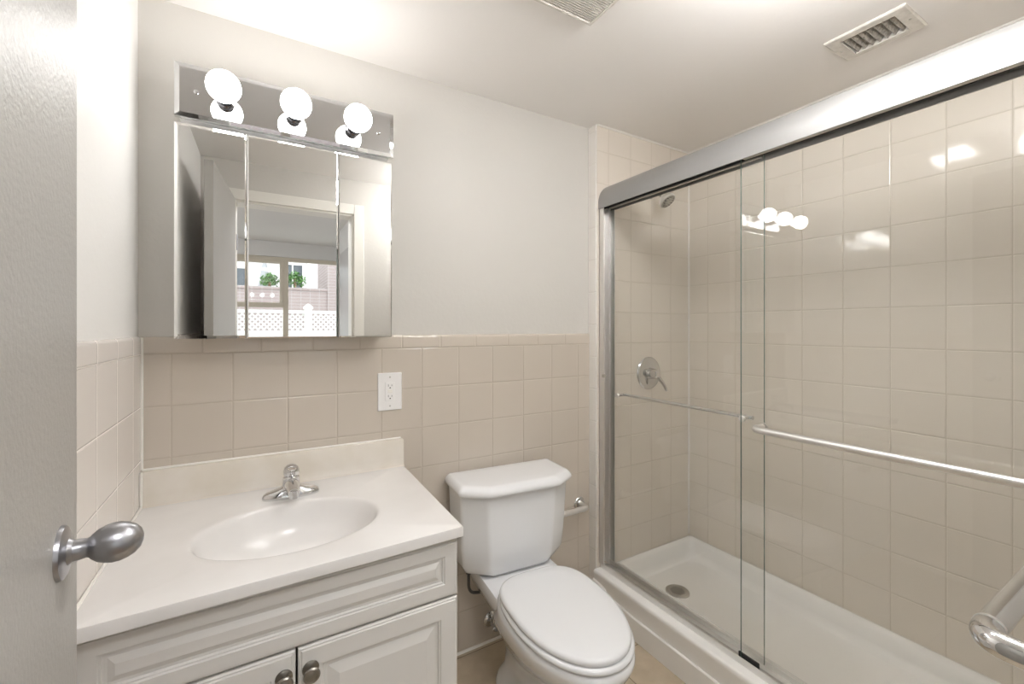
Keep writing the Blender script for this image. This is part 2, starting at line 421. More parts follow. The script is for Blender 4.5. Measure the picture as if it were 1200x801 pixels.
lathe(bm, [(.028, -.004), (.028, .002), (.024, .003), (.018, -.002), (.0, -.002)], (cx, cyy + .0105, TZ - .129), (0, 0, 1), 28)
obj('drain', bm, 'chrome', vt)
bm = bmesh.new()
tube(bm, [(.012, -.03, TZ + .001), (.012, -.59, TZ + .001)], .0035, 8); tube(bm, [(.012, -.0115, TZ + .102), (.755, -.0115, TZ + .1)], .004, 8)
tube(bm, [(.012, -.028, TZ), (.012, -.028, TZ + .1)], .004, 8)
obj('caulk_bead', bm, 'trim', vt)

# faucet
fx, fy = .384, -.140
fa = thing('faucet', 'chrome single lever faucet on the counter behind the basin', 'faucet', (fx, fy, TZ))
def oval(hx_, hy_, z, n=48, e=2.4, yo=0):
    r = []
    for i in range(n):
        a = 2 * PI * i / n; c, s = math.cos(a), math.sin(a)
        r.append((fx + hx_ * math.copysign(abs(c) ** (2 / e), c), fy + yo + hy_ * math.copysign(abs(s) ** (2 / e), s), z))
    return r
bm = bmesh.new()
loft(bm, [oval(.077, .028, TZ), oval(.078, .029, TZ + .005), oval(.075, .027, TZ + .013), oval(.067, .023, TZ + .019), oval(.048, .022, TZ + .024), oval(.030, .022, TZ + .029), oval(.024, .022, TZ + .034)])
obj('base', bm, 'chrome', fa)
bm = bmesh.new()
loft(bm, [oval(.029, .025, TZ + .014, e=2), oval(.0255, .023, TZ + .026, e=2), oval(.0235, .022, TZ + .045, e=2), oval(.023, .022, TZ + .058, e=2), oval(.019, .019, TZ + .062, e=2)])
obj('column', bm, 'chrome', fa)
bm = bmesh.new()
P = bend([(fx, fy - .005, TZ + .034), (fx, fy - .07, TZ + .047), (fx, fy - .105, TZ + .040)], .03)
tube(bm, P, [.0205 - .006 * i / (len(P) - 1) for i in range(len(P))], 24)
sp = obj('spout', bm, 'chrome', fa)
bm = bmesh.new()
lathe(bm, [(.0125, .0), (.0125, .012), (.0118, .014), (.011, .021), (.0095, .0215), (.009, .019), (.0, .019)], (fx, fy - .100, TZ + .047), (0, -.12, -1), 28)
obj('aerator', bm, 'chrome', sp)
bm = bmesh.new()
loft(bm, [oval(.0205, .0205, TZ + .063, e=2), oval(.0225, .0225, TZ + .068, e=2), oval(.022, .022, TZ + .078, e=2), oval(.019, .02, TZ + .087, e=2, yo=-.001), oval(.0115, .013, TZ + .0935, e=2, yo=-.002), oval(.003, .004, TZ + .0955, e=2, yo=-.003)])
hd = obj('handle', bm, 'chrome', fa)
bm = bmesh.new()
rg = []
for t, w, h, y, z in ((0, .015, .006, -.005, .082), (.3, .013, .0055, -.022, .087), (.7, .010, .004, -.040, .091), (.95, .0085, .003, -.052, .092), (1, .005, .0018, -.056, .092)):
    rg.append([(fx + w * math.cos(2 * PI * i / 20), fy + y, TZ + z + h * math.sin(2 * PI * i / 20)) for i in range(20)])
loft(bm, rg)
obj('lever', bm, 'chrome', hd)

# ------------------------------------------------------------------ medicine cabinet and light bar
MY = -.115
mc = thing('medicine_cabinet', 'three door mirrored medicine cabinet above the sink', 'cabinet', (.396, 0, 1.274))
obj('body', B(.106, .688, MY + .019, -.001, 1.283, 1.868), 'white', mc)
def mpanel(x0, x1, z0, z1, y, m, name, par, bw=.011, side=None):
    DP = .0022 if bw > .008 else .0011
    bm = bmesh.new()
    panel(bm, x0, x1, z0, z1, y + .018, y, [(0, .004), (.0006, DP)])
    # beveled glass edge, then the flat field
    fr = bmesh.new()
    o = obj(name, bm, 'mirror_edge', par)
    fr.free()
    bm = bmesh.new()
    r0 = [(x0 + .0006, y + DP, z0 + .0006), (x1 - .0006, y + DP, z0 + .0006), (x1 - .0006, y + DP, z1 - .0006), (x0 + .0006, y + DP, z1 - .0006)]
    l, r = bw, (.0045 if side == 'LM' else bw)
    r1 = [(x0 + l, y, z0 + bw), (x1 - r, y, z0 + bw), (x1 - r, y, z1 - bw), (x0 + l, y, z1 - bw)]
    loft(bm, [[(x, yy + .001, z) for x, yy, z in r0], r0, r1])
    g = obj('mirror_glass', bm, m, o, ang=.3)
    return o
lm = mpanel(.0965, .2678, 1.2745, 1.876, MY, 'mirror', 'mirror_door', mc, .009, 'LM')
lm.matrix_basis = Matrix.Translation((.0965 - .396, MY + .018, 0)) @ Matrix.Rotation(-math.radians(.5), 4, 'Z') @ Matrix.Translation((.396 - .0965, -MY - .018, 0))   # left door a hair ajar
mpanel(.2682, .5213, 1.2745, 1.876, MY, 'mirror', 'mirror_door', mc, .0045, 'LR')
mpanel(.5217, .696, 1.2745, 1.876, MY, 'mirror', 'mirror_door', mc, .0045, 'LR')

lb = thing('vanity_light', 'mirrored light bar with three lit globe bulbs above the cabinet', 'light', (.399, 0, 1.89))
obj('backplate', B(.106, .692, MY + .014, -.001, 1.897, 2.035), 'white', lb)
mpanel(.0975, .7005, 1.892, 2.041, MY - .004, 'mirror_bar', 'mirror_plate', lb, .012, 'LR')
for x in (.147, .649):
    bm = bmesh.new(); lathe(bm, [(.006, -.003), (.006, .002), (.004, .004), (.0, .0045)], (x, MY - .004, 1.966), (0, -1, 0), 16)
    obj('screw', bm, 'chrome', lb)
for x in (.216, .393, .567):
    bm = bmesh.new()
    lathe(bm, [(.0245, -.002), (.0245, .006), (.0205, .009), (.0195, .028), (.0205, .030), (.0205, .0335), (.0165, .0345)], (x, MY - .004, 1.961), (0, -1, 0), 28)
    sk = obj('socket', bm, 'dchrome', lb)
    bm = bmesh.new()
    rad, c0 = .0415, .083
    prof = [(.0140, .030), (.0150, .040)] + [(rad * math.sin(a), c0 - rad * math.cos(a)) for a in [math.radians(d) for d in range(24, 181, 8)]]
    lathe(bm, prof, (x, MY - .004, 1.961), (0, -1, 0), 32)
    obj('light_bulb', bm, 'bulb', sk, ang=80)

# outlet
ol = thing('wall_outlet', 'white GFCI outlet on the tile right of the sink', 'outlet', (.716, -.008, 1.072))
obj('cover_plate', B(.672, .760, -.0135, -.0075, 1.003, 1.141), 'white', ol, .003)
bm = bmesh.new(); box(bm, .699, .733, -.0152, -.0125, 1.038, 1.106)
rc = obj('receptacle', bm, 'white', ol, .0008)
for zc in (1.0915, 1.0525):
    obj('slot', B(.7088, .7102, -.0156, -.0148, zc - .0005, zc + .0075), 'black', rc)
    obj('slot', B(.7214, .7228, -.0156, -.0148, zc, zc + .0065), 'black', rc)
    bm = bmesh.new(); lathe(bm, [(.0024, 0), (.0024, .0006)], (.716, -.015, zc - .0055), (0, -1, 0), 12)
    obj('ground_hole', bm, 'black', rc)
obj('test_button', B(.7075, .7245, -.0162, -.015, 1.0735, 1.0785), 'trim', rc, .0005)
obj('reset_button', B(.7075, .7245, -.0162, -.015, 1.0675, 1.0725), 'trim', rc, .0005)
for z in (1.1255, 1.0195):
    bm = bmesh.new(); lathe(bm, [(.0032, -.001), (.0032, .0006), (.0015, .0014), (0, .0015)], (.716, -.0135, z), (0, -1, 0), 14)
    obj('screw', bm, 'steel', ol)

# ------------------------------------------------------------------ toilet (local frame: x across, -y to the front)
tl = thing('toilet', 'white two piece toilet with closed lid beside the vanity', 'toilet', (1.165, -.030, 0), -math.radians(4.5))
def egg(hw, vb, vf, z, n=64, nb=2.6, nf=2.1, split=.42):
    vc_ = vb + (vf - vb) * split; out = []
    for i in range(n):
        a = 2 * PI * i / n; c, s = math.cos(a), math.sin(a)
        e = nb if s > 0 else nf; L_ = (vb - vc_) if s > 0 else (vc_ - vf)
        out.append((hw * math.copysign(abs(c) ** (2 / e), c), vc_ + L_ * math.copysign(abs(s) ** (2 / e), s), z))
    return out
bm = bmesh.new()
loft(bm, [egg(.118, -.135, -.51, 0, nb=2.4, nf=2.6), egg(.119, -.134, -.512, .02, nb=2.4, nf=2.6), egg(.110, -.138, -.505, .034, nb=2.4, nf=2.6), egg(.078, -.15, -.49, .06, nb=2.6, nf=2.5), egg(.072, -.15, -.52, .13, nb=2.8, nf=2.4),
          egg(.098, -.14, -.57, .20, nb=3), egg(.138, -.15, -.645, .27, nb=3), egg(.165, -.20, -.715, .325, nb=2.8), egg(.172, -.23, -.744, .355), egg(.176, -.24, -.754, .378), egg(.174, -.24, -.752, .390), egg(.166, -.245, -.742, .397), egg(.12, -.30, -.70, .398)])
loft(bm, [rrect(-.12, .12, -.31, -.05, .298, .03), rrect(-.138, .138, -.33, -.02, .312, .03), rrect(-.148, .148, -.34, -.012, .345, .03), rrect(-.152, .152, -.345, -.012, .378, .03), rrect(-.148, .148, -.34, -.015, .388, .028)])
bowl = obj('bowl', bm, 'ceramic', tl, local=True, ang=60)
bm = bmesh.new()
loft(bm, [egg(.167, -.285, -.742, .399, nb=3), egg(.172, -.28, -.749, .403, nb=3), egg(.173, -.28, -.750, .409, nb=3), egg(.169, -.283, -.744, .4155, nb=3)])
obj('seat', bm, 'seat', tl, local=True, ang=60)
bm = bmesh.new()
loft(bm, [egg(.162, -.278, -.732, .4175, nb=3.2), egg(.1665, -.273, -.739, .420, nb=3.2), egg(.1675, -.272, -.740, .427, nb=3.2), egg(.165, -.274, -.737, .433, nb=3.2), egg(.156, -.282, -.726, .4365, nb=3.2), egg(.12, -.32, -.68, .4385, nb=3), egg(.04, -.43, -.52, .4395)])
obj('lid', bm, 'seat', tl, local=True, ang=60)
for x in (-.070, .070):
    bm = bmesh.new(); loft(bm, [rrect(x - .02, x + .02, -.300, -.268, .394, .008), rrect(x - .02, x + .02, -.300, -.268, .410, .008), rrect(x - .016, x + .016, -.298, -.272, .4165, .008)])
    obj('hinge', bm, 'seat', tl, local=True, ang=50)
def hexr(hs, vs, hf, vf, z, vb=-.020, k=.011):
    base = [(hs, vb), (hs, vs), (hf, vf), (-hf, vf), (-hs, vs), (-hs, vb)]
    out = []
    n = len(base)
    for i in range(n):                       # softly rounded corners
        p0, p, p1 = Vector(base[i - 1]), Vector(base[i]), Vector(base[(i + 1) % n])
        a = p + (p0 - p).normalized() * k; b = p + (p1 - p).normalized() * k
        for t in (0, .25, .5, .75, 1):
            q = a * (1 - t) ** 2 + p * 2 * t * (1 - t) + b * t * t; out.append((q.x, q.y, z))
    return out[::-1]
bm = bmesh.new()
loft(bm, [hexr(.150, -.11, .085, -.165, .390), hexr(.180, -.13, .105, -.188, .393), hexr(.200, -.142, .117, -.200, .406), hexr(.212, -.150, .125, -.206, .432), hexr(.219, -.155, .131, -.210, .50), hexr(.223, -.16, .136, -.213, .60), hexr(.227, -.165, .140, -.216, .704)])
obj('tank', bm, 'ceramic', tl, local=True, ang=40)
bm = bmesh.new()
loft(bm, [hexr(.231, -.178, .142, -.234, .7035, -.006), hexr(.238, -.184, .147, -.244, .706, -.003, .012), hexr(.239, -.186, .148, -.246, .712, -.002, .012), hexr(.238, -.185, .147, -.245, .719, -.002, .012),
          hexr(.2335, -.181, .144, -.239, .7265, -.005, .012), hexr(.227, -.175, .139, -.231, .7345, -.009, .012), hexr(.221, -.170, .135, -.224, .7375, -.013, .012), hexr(.210, -.162, .128, -.214, .7385, -.02, .012), hexr(.15, -.13, .09, -.17, .739, -.05)])
obj('tank_lid', bm, 'ceramic', tl, local=True, ang=50)
for x in (-.085, .085):
    bm = bmesh.new(); lathe(bm, [(.012, 0), (.012, .006)], (x, -.155, .386), (0, 0, 1), 16)
    obj('tank_bolt', bm, 'black', tl, local=True)

ws = thing('water_supply', 'dark supply hose and chrome stop valve under the toilet tank', 'valve', (1.134, -.01, .10))
bm = bmesh.new(); lathe(bm, [(.032, -.001), (.032, .003), (.026, .009), (.012, .012), (.011, .03)], (1.134, -.008, .092), (0, -1, 0), 28)
obj('escutcheon', bm, 'chrome', ws)
bm = bmesh.new(); lathe(bm, [(.013, 0), (.014, .02), (.012, .03)], (1.134, -.034, .092), (0, -1, 0), 20); lathe(bm, [(.010, 0), (.010, .035)], (1.134, -.05, .092), (0, 0, 1), 16)
vv = obj('stop_valve', bm, 'chrome', ws)
bm = bmesh.new(); lathe(bm, [(.017, 0), (.019, .004), (.019, .012), (.015, .015)], (1.134, -.062, .092), (0, -1, 0), 24, sx=1.2, sy=.7)
obj('valve_handle', bm, 'chrome', vv)
bm = bmesh.new()
tube(bm, bend([(.988, -.110, .386), (.988, -.110, .300), (1.05, -.085, .268), (1.134, -.070, .255), (1.134, -.05, .20), (1.134, -.05, .14)], .04), .0058, 12)
lathe(bm, [(.011, 0), (.011, .016)], (.988, -.110, .3735), (0, 0, 1), 12)
obj('supply_hose', bm, 'hose', ws)

# paper holder arm on the wall right of the tank
ph = thing('toilet_paper_holder', 'chrome L shaped paper holder on the wall right of the toilet tank', 'holder', (1.607, -.008, .475))
bm = bmesh.new(); lathe(bm, [(.030, 0), (.030, .004), (.027, .008), (.021, .010), (.0195, .014), (.0175, .016)], (1.607, -.008, .478), (0, -1, 0), 32)
obj('wall_flange', bm, 'chrome', ph)
bm = bmesh.new(); tube(bm, bend([(1.607, -.012, .478), (1.607, -.070, .478), (1.435, -.070, .478)], .022), .0125, 18)
obj('arm', bm, 'satin', ph)

# ------------------------------------------------------------------ shower pan
PY1 = YE; PY0 = YF + .002
pan = thing('shower_pan', 'white acrylic shower pan with raised curb and stepped apron', 'shower pan', (1.99, -.8, 0))
bm = bmesh.new()
prof = [(1.660, 0), (1.6575, .150), (1.656, .158), (1.657, .167), (1.661, .172), (1.668, .174), (1.765, .172), (1.775, .168), (1.785, .155), (1.79, .12), (1.79, 0)]
prism_y(bm, prof, PY0, PY1)
R = []
x1 = XR - .001
for (a, b_, c, z, r) in ((.0, .0, .0, .168, .01), (.006, .02, .025, .185, .015), (.012, .034, .036, .184, .02), (.02, .046, .048, .172, .03), (.028, .056, .058, .13, .04), (.034, .066, .066, .108, .05), (.05, .085, .085, .099, .06)):
    R.append(rrect(1.778 + a, x1 - b_, PY0 + c, PY1 - .0 - c, z, r))
loft(bm, R, False, False)
# sloping floor to the drain
dc = (1.965, -.280)
last = R[-1]
mid = [(x + (dc[0] - x) * .5, y + (dc[1] - y) * .5, .095) for x, y, z in last]
near = [(dc[0] + (x - dc[0]) / max(1e-6, math.hypot(x - dc[0], y - dc[1])) * .055, dc[1] + (y - dc[1]) / max(1e-6, math.hypot(x - dc[0], y - dc[1])) * .055, .0915) for x, y, z in last]
loft(bm, [last, mid, near], False, True)
box(bm, 1.79, x1, PY0, PY1, 0, .05)
obj('pan', bm, 'acrylic', pan, ang=45)
bm = bmesh.new()
ap = [(-.056, .130), (-.125, .121), (-.135, .116), (-.142, .106), (-.155, .101), (-.30, .090), (PY0, .085)]
out = [(1.6495, y, z) for y, z in ap]
low = [(1.651, y, .001) for y, z in ap]
vs0 = [bm.verts.new(p) for p in out]; vs1 = [bm.verts.new(p) for p in low]
vb0 = [bm.verts.new((1.665, y, z)) for x, y, z in out]; vb1 = [bm.verts.new((1.665, y, z)) for x, y, z in low]
vm0 = [bm.verts.new((1.6545, y, z + .005)) for x, y, z in out]
for i in range(len(ap) - 1):
    bm.faces.new((vs0[i], vs0[i + 1], vs1[i + 1], vs1[i])); bm.faces.new((vm0[i], vm0[i + 1], vs0[i + 1], vs0[i])); bm.faces.new((vb0[i], vb0[i + 1], vm0[i + 1], vm0[i]))
obj('apron_panel', bm, 'acrylic', pan)
bm = bmesh.new()
lathe(bm, [(.053, -.002), (.053, .003), (.050, .0045), (.047, .003), (.0, .003)], (dc[0], dc[1], .0920), (0, 0, 1), 40)
dn = obj('drain', bm, 'steel', pan)
bm = bmesh.new()
for i in range(-3, 4):
    for j in range(-3, 4):
        x, y = (i + .5 * (j % 2)) * .0095, j * .0085
        if math.hypot(x, y) < .031:
            lathe(bm, [(.003, 0), (.003, .0004)], (dc[0] + x, dc[1] + y, .0951), (0, 0, 1), 8)
obj('drain_holes', bm, 'black', dn)

# ------------------------------------------------------------------ shower enclosure
en = thing('shower_enclosure', 'polished aluminium shower header, wall jamb and bottom track', 'shower frame', (1.72, -.8, .175))
outer = [(1.685, 1.868), (1.685, 1.900), (1.687, 1.916), (1.6925, 1.933), (1.702, 1.950), (1.715, 1.965), (1.732, 1.977), (1.750, 1.984), (1.768, 1.986), (1.768, 1.868)]
inner = [(1.764, 1.868), (1.764, 1.981), (1.751, 1.979), (1.735, 1.972), (1.719, 1.961), (1.7065, 1.947), (1.697, 1.931), (1.692, 1.915), (1.690, 1.900), (1.690, 1.868)]
bm = bmesh.new(); prism_y(bm, outer + inner, YF + .001, YE - .0005)
hdr = obj('header', bm, 'header', en, ang=40)
bm = B((1.7195, 1.7225, YF + .002, YE - .002, 1.872, 1.945))
obj('roller_channel', bm, 'dark', hdr)
bm = B((1.698, 1.758, YF + .001, YE - .0005, .1735, .178), (1.698, 1.7005, YF + .001, YE - .0005, .178, .197), (1.7185, 1.7215, YF + .001, YE - .0005, .178, .190), (1.7555, 1.758, YF + .001, YE - .0005, .178, .197))
obj('bottom_track', bm, 'satin', en, .0006)
for y0, y1 in ((YE - .032, YE - .0005), (YF + .001, YF + .032)):
    yw = y1 if y1 > -.5 else y0
    bm = B((1.690, 1.762, min(yw, yw - .004) if y1 > -.5 else yw, yw if y1 > -.5 else yw + .004, .197, 1.868), (1.690, 1.6935, y0, y1, .197, 1.868), (1.724, 1.7265, y0, y1, .197, 1.868), (1.7585, 1.762, y0, y1, .197, 1.868))
    j = obj('wall_jamb', bm, 'satin', en, .0006)
    if y1 > -.5:
        obj('bumper', B(1.6865, 1.700, y0 - .006, y0 + .010, 1.074, 1.090), 'steel', j, .002)
obj('bottom_guide', B(1.7130, 1.7183, -.800, -.730, .178, .203), 'black', en, .001)

def glass_panel(name, label, x, y0, y1, zt):
    t = thing(name, label, 'shower door', (x + .003, (y0 + y1) / 2, .19), 0, 'sliding glass shower doors')
    g = obj('glass', B(x, x + .006, y0, y1, .1915, zt), 'glass', t)
    g.data.materials.append(M['gedge'])
    for p in g.data.polygons:
        if abs(p.normal.y) > .9: p.material_index = 1
    obj('top_hanger', B(x - .004, x + .010, y0 + .01, y1 - .01, zt - .012, zt + .014), 'steel', t, .001)
    return t
gp = glass_panel('sliding_glass_door', 'left inner sliding glass door panel with thin inside towel bar', 1.737, -.803, -.066, 1.884)
bm = bmesh.new()
tube(bm, [(1.779, -.122, .993), (1.779, -.742, .993)], .0075, 16)
tb = obj('towel_bar', bm, 'chrome', gp)
for y in (-.130, -.730):
    bm = bmesh.new(); lathe(bm, [(.0055, 0), (.0055, .046)], (1.7425, y, .993), (1, 0, 0), 14); obj('bar_post', bm, 'chrome', tb)
    bm = bmesh.new(); lathe(bm, [(.011, .0), (.011, .006), (.009, .009), (.0, .0095)], (1.7375, y, .993), (-1, 0, 0), 22); obj('end_cap', bm, 'satin', tb)
gq = glass_panel('sliding_glass_door', 'right outer sliding glass door panel with thick outside towel bar', 1.706, -1.53, -.742, 1.884)
bm = bmesh.new()
tube(bm, bend([(1.7065, -.815, .985), (1.652, -.815, .985), (1.652, -1.445, .985), (1.7065, -1.445, .985)], .03, 10), .0105, 20)
tb2 = obj('towel_bar', bm, 'satin', gq)
for y in (-.815, -1.445):
    bm = bmesh.new(); lathe(bm, [(.012, 0), (.012, .006), (.0, .0065)], (1.7115, y, .985), (1, 0, 0), 22); obj('end_cap', bm, 'satin', tb2)

# shower head and valve
sh = thing('showerhead', 'round chrome shower head on a short wall arm', 'shower head', (2.03, YE, 1.99))
bm = bmesh.new(); lathe(bm, [(.028, 0), (.028, .003), (.018, .009), (.011, .011)], (2.03, YE, 1.995), (0, -1, 0), 28)
obj('arm_flange', bm, 'chrome', sh)
bm = bmesh.new(); tube(bm, bend([(2.03, YE - .004, 1.995), (2.03, YE - .05, 1.995), (2.026, YE - .085, 1.965)], .03), .0095, 16)
obj('arm', bm, 'chrome', sh)
hd_ = Vector((.12, -.62, -.75)).normalized(); h0 = Vector((2.026, YE - .080, 1.969))
bm = bmesh.new()
lathe(bm, [(.012, -.004), (.014, .004), (.014, .010), (.012, .013), (.020, .019), (.032, .030), (.039, .041), (.0415, .046), (.0415, .054), (.039, .057)], h0, hd_, 36)
hb = obj('head_body', bm, 'satin', sh)
bm = bmesh.new(); lathe(bm, [(.0385, .0565), (.036, .0585), (.020, .0575), (.0195, .0595), (.0, .060)], h0, hd_, 36)
fp = obj('spray_face', bm, 'steel', hb)
bm = bmesh.new(); u_, v_, d_ = frame(hd_)
for r, n in ((.030, 14), (.024, 10), (.012, 6)):
    for i in range(n):
        a = 2 * PI * i / n; lathe(bm, [(.0018, .0575), (.0015, .0605)], h0 + u_ * r * math.cos(a) + v_ * r * math.sin(a), hd_, 8)
obj('nozzles', bm, 'black', fp)

sv = thing('shower_valve', 'round chrome shower valve plate with lever on the end wall', 'valve', (2.022, YE, 1.075))
bm = bmesh.new(); lathe(bm, [(.083, 0), (.083, .003), (.080, .007), (.072, .010), (.045, .0125), (.030, .014), (.029, .018)], (2.022, YE, 1.075), (0, -1, 0), 48)
obj('escutcheon', bm, 'chrome', sv)
bm = bmesh.new(); lathe(bm, [(.028, .012), (.026, .03), (.023, .05), (.021, .062), (.016, .066), (.0, .067)], (2.022, YE, 1.075), (0, -1, 0), 32)
lv = obj('handle_hub', bm, 'chrome', sv)
bm = bmesh.new()
tube(bm, [(2.022, YE - .052, 1.070), (2.036, YE - .063, 1.050), (2.052, YE - .073, 1.022), (2.064, YE - .078, .998), (2.067, YE - .079, .990)], [.012, .0105, .009, .0085, .005], 18)
obj('lever', bm, 'chrome', lv)

# ------------------------------------------------------------------ towel rail on entry wall (front right)
gr = thing('towel_rail', 'thick chrome towel rail on the entry wall in the bottom right corner', 'towel rail', (1.25, YF, .995))
bm = bmesh.new()
tube(bm, bend([(.925, YF + .001, .992), (.925, -1.478, .992), (1.56, -1.478, .992), (1.56, YF + .001, .992)], .022, 10), .0127, 24)
obj('rail', bm, 'chrome', gr)
for x in (.925, 1.56):
    bm = bmesh.new(); lathe(bm, [(.034, 0), (.034, .004), (.028, .010), (.016, .014)], (x, YF, .992), (0, 1, 0), 30)
    obj('wall_flange', bm, 'chrome', gr)
bm = bmesh.new(); lathe(bm, [(.0133, 0), (.0133, .004)], (.951, -1.478, .992), (1, 0, 0), 24)
obj('joint_ring', bm, 'satin', gr)

# ------------------------------------------------------------------ ceiling fittings
cv = thing('ceiling_vent', 'small louvred air register in the ceiling near the shower', 'vent', (2.032, -.995, CZ))
z1 = CZ
bm = bmesh.new()
def ringbox(bm, o, i, z0, z1_, zi):
    (a, b, c, d), (e, f, g, h) = o, i
    P = lambda x0, x1_, y0, y1, z: [(x0, y0, z), (x1_, y0, z), (x1_, y1, z), (x0, y1, z)]
    loft(bm, [P(e, f, g, h, z1_), P(a, b, c, d, z1_), P(a, b, c, d, z0 + .003), P(a + .004, b - .004, c + .004, d - .004, z0), P(e, f, g, h, z0), P(e, f, g, h, zi)], False, False)
ringbox(bm, (1.945, 2.118, -1.102, -.886), (1.975, 2.092, -1.066, -.922), CZ - .007, CZ, CZ - .0005)
obj('frame', bm, 'vent', cv)
obj('duct', B((VX0, VX1, VY0, VY1, CZ + .095, CZ + .1), (VX0, VX0 + .002, VY0, VY1, CZ + .02, CZ + .095), (VX1 - .002, VX1, VY0, VY1, CZ + .02, CZ + .095)), 'dark', cv)
for i in range(7):
    y = -1.0645 + i * .0203
    bm = bmesh.new()
    loft(bm, [[(x, y, CZ + .013), (x, y + .0015, CZ + .0135), (x, y + .0145, CZ - .0035), (x, y + .013, CZ - .004)] for x in (VX0, VX1)])
    obj('louver', bm, 'dust', cv)
for x, y in ((2.033, -1.085), (2.033, -.903)):
    bm = bmesh.new(); lathe(bm, [(.004, 0), (.003, .0015), (0, .002)], (x, y, CZ - .007), (0, 0, -1), 12)
    obj('screw', bm, 'steel', cv)

ef = thing('exhaust_fan_light', 'ribbed exhaust fan grille in the ceiling, cut by the top edge', 'fan', (1.075, -.72, CZ))
FX0, FX1, FY0, FY1 = .955, 1.197, -.885, -.566
bm = bmesh.new(); ringbox(bm, (FX0, FX1, FY0, FY1), (FX0 + .012, FX1 - .012, FY0 + .012, FY1 - .012), CZ - .016, CZ, CZ - .004)
obj('frame', bm, 'vent', ef)
obj('backing', B(FX0 + .006, FX1 - .006, FY0 + .006, FY1 - .006, CZ - .005, CZ - .003), 'dust', ef)
LX0, LX1, LY0, LY1 = .985, 1.167, -.855, -.730
bm = bmesh.new()
y = LY1 + .008
while y < FY1 - .014:
    box(bm, FX0 + .011, FX1 - .011, y, y + .0042, CZ - .0145, CZ - .005); y += .0078
for x in [FX0 + .02 + i * .0405 for i in range(6)]: box(bm, x, x + .003, LY1 + .008, FY1 - .011, CZ - .012, CZ - .005)
obj('grille', bm, 'vent', ef)
bm = bmesh.new()
loft(bm, [rrect(LX0, LX1, LY0, LY1, CZ - .005, .01), rrect(LX0, LX1, LY0, LY1, CZ - .018, .01), rrect(LX0 + .008, LX1 - .008, LY0 + .008, LY1 - .008, CZ - .024, .01)])
obj('light_lens', bm, 'lens', ef, ang=60)

LX, LY = 1.335, -1.215  # added globe lamp, out of view, lifts the light in the shower
dl_ = thing('added_ceiling_light', 'white globe light on a short stem, added out of view to brighten the shower', 'light', (LX, LY, CZ))
bm = bmesh.new(); lathe(bm, [(.06, 0), (.06, .012), (.045, .02), (.012, .022), (.012, .05)], (LX, LY, CZ), (0, 0, -1), 40); obj('canopy', bm, 'chrome', dl_)
bm = bmesh.new(); lathe(bm, [(.045, .045)] + [(.135 * math.sin(math.radians(d)), .128 - .088 * math.cos(math.radians(d))) for d in range(24, 181, 12)], (LX, LY, CZ), (0, 0, -1), 48); obj('globe', bm, 'added_globe', dl_, ang=60)

# ------------------------------------------------------------------ the room beyond the doorway (seen in the mirror)
RX0, RX1, RY0, RZ = -1.40, 1.75, -4.30, 2.30
struct('floor.001', B(RX0 - .1, RX1 + .1, RY0 - .1, -1.69, -.06, 0), 'wood', 'wooden floor of the room beyond the doorway', 'floor')
struct('ceiling.001', B(RX0 - .1, RX1 + .1, RY0 - .1, -1.69, RZ, RZ + .1), 'bwall', 'pale grey ceiling of the room beyond the doorway', 'ceiling')
struct('wall_room_north', B((RX0, -.1, -1.69, -1.57, 0, RZ), ), 'bwall', 'pale wall of the far room left of the doorway', 'wall')
struct('wall_room_east', B(RX1, RX1 + .1, RY0, -1.69, 0, RZ), 'bwall', 'pale side wall of the far room behind the closet', 'wall')
WX0, WX1, WZ0, WZ1 = -.36, 1.54, .86, 2.13
struct('wall_room_south', B((RX0, WX0, RY0 - .12, RY0, 0, RZ), (WX1, RX1, RY0 - .12, RY0, 0, RZ), (WX0, WX1, RY0 - .12, RY0, 0, WZ0), (WX0, WX1, RY0 - .12, RY0, WZ1, RZ)), 'bwall',
       'pale window wall of the far room, seen in the mirror', 'wall')
struct('wall_room_west', B((RX0 - .1, RX0, -2.25, -1.57, 0, RZ), (RX0 - .1, RX0, RY0, -3.75, 0, RZ), (RX0 - .1, RX0, -3.75, -2.25, 0, .86), (RX0 - .1, RX0, -3.75, -2.25, 2.13, RZ)), 'bwall',
       'pale side wall of the far room with an added second window', 'wall')
def win(name, label, pts, panes):
    w = obj(name, B(*pts), 'wframe', None, .003); w['kind'] = 'structure'; tag(w, label, 'window')
    for p in panes: obj('pane', B(*p), 'pane', w)
    return w
ya, yb = RY0 - .09, RY0 - .03
win('window_1', 'tan framed sliding window seen in the mirror', ((WX0, WX1, ya, yb, WZ0, WZ0 + .05), (WX0, WX1, ya, yb, WZ1 - .045, WZ1), (WX0, WX0 + .045, ya, yb, WZ0 + .05, WZ1 - .045), (WX1 - .045, WX1, ya, yb, WZ0 + .05, WZ1 - .045),
     (.56, .615, ya, yb, WZ0 + .05, WZ1 - .045), (WX0 + .045, .56, ya + .01, yb + .012, 1.545, 1.60),
     (.525, .56, ya + .01, yb + .012, 1.60, WZ1 - .045), (WX0 + .045, .525, ya + .01, yb + .012, WZ1 - .075, WZ1 - .045)),
    ((WX0 + .04, .565, RY0 - .062, RY0 - .058, WZ0 + .04, WZ1 - .04), (.61, WX1 - .04, RY0 - .062, RY0 - .058, WZ0 + .04, WZ1 - .04)))
win('added_window', 'tan framed side window added unseen to the far room for daylight', ((RX0 - .08, RX0 - .02, -3.75, -2.25, .86, .91), (RX0 - .08, RX0 - .02, -3.75, -2.25, 2.08, 2.13), (RX0 - .08, RX0 - .02, -3.75, -3.70, .91, 2.08), (RX0 - .08, RX0 - .02, -2.30, -2.25, .91, 2.08)),
    ((RX0 - .052, RX0 - .048, -3.71, -2.29, .90, 2.09),))  # added unseen window, lets more daylight into the far room
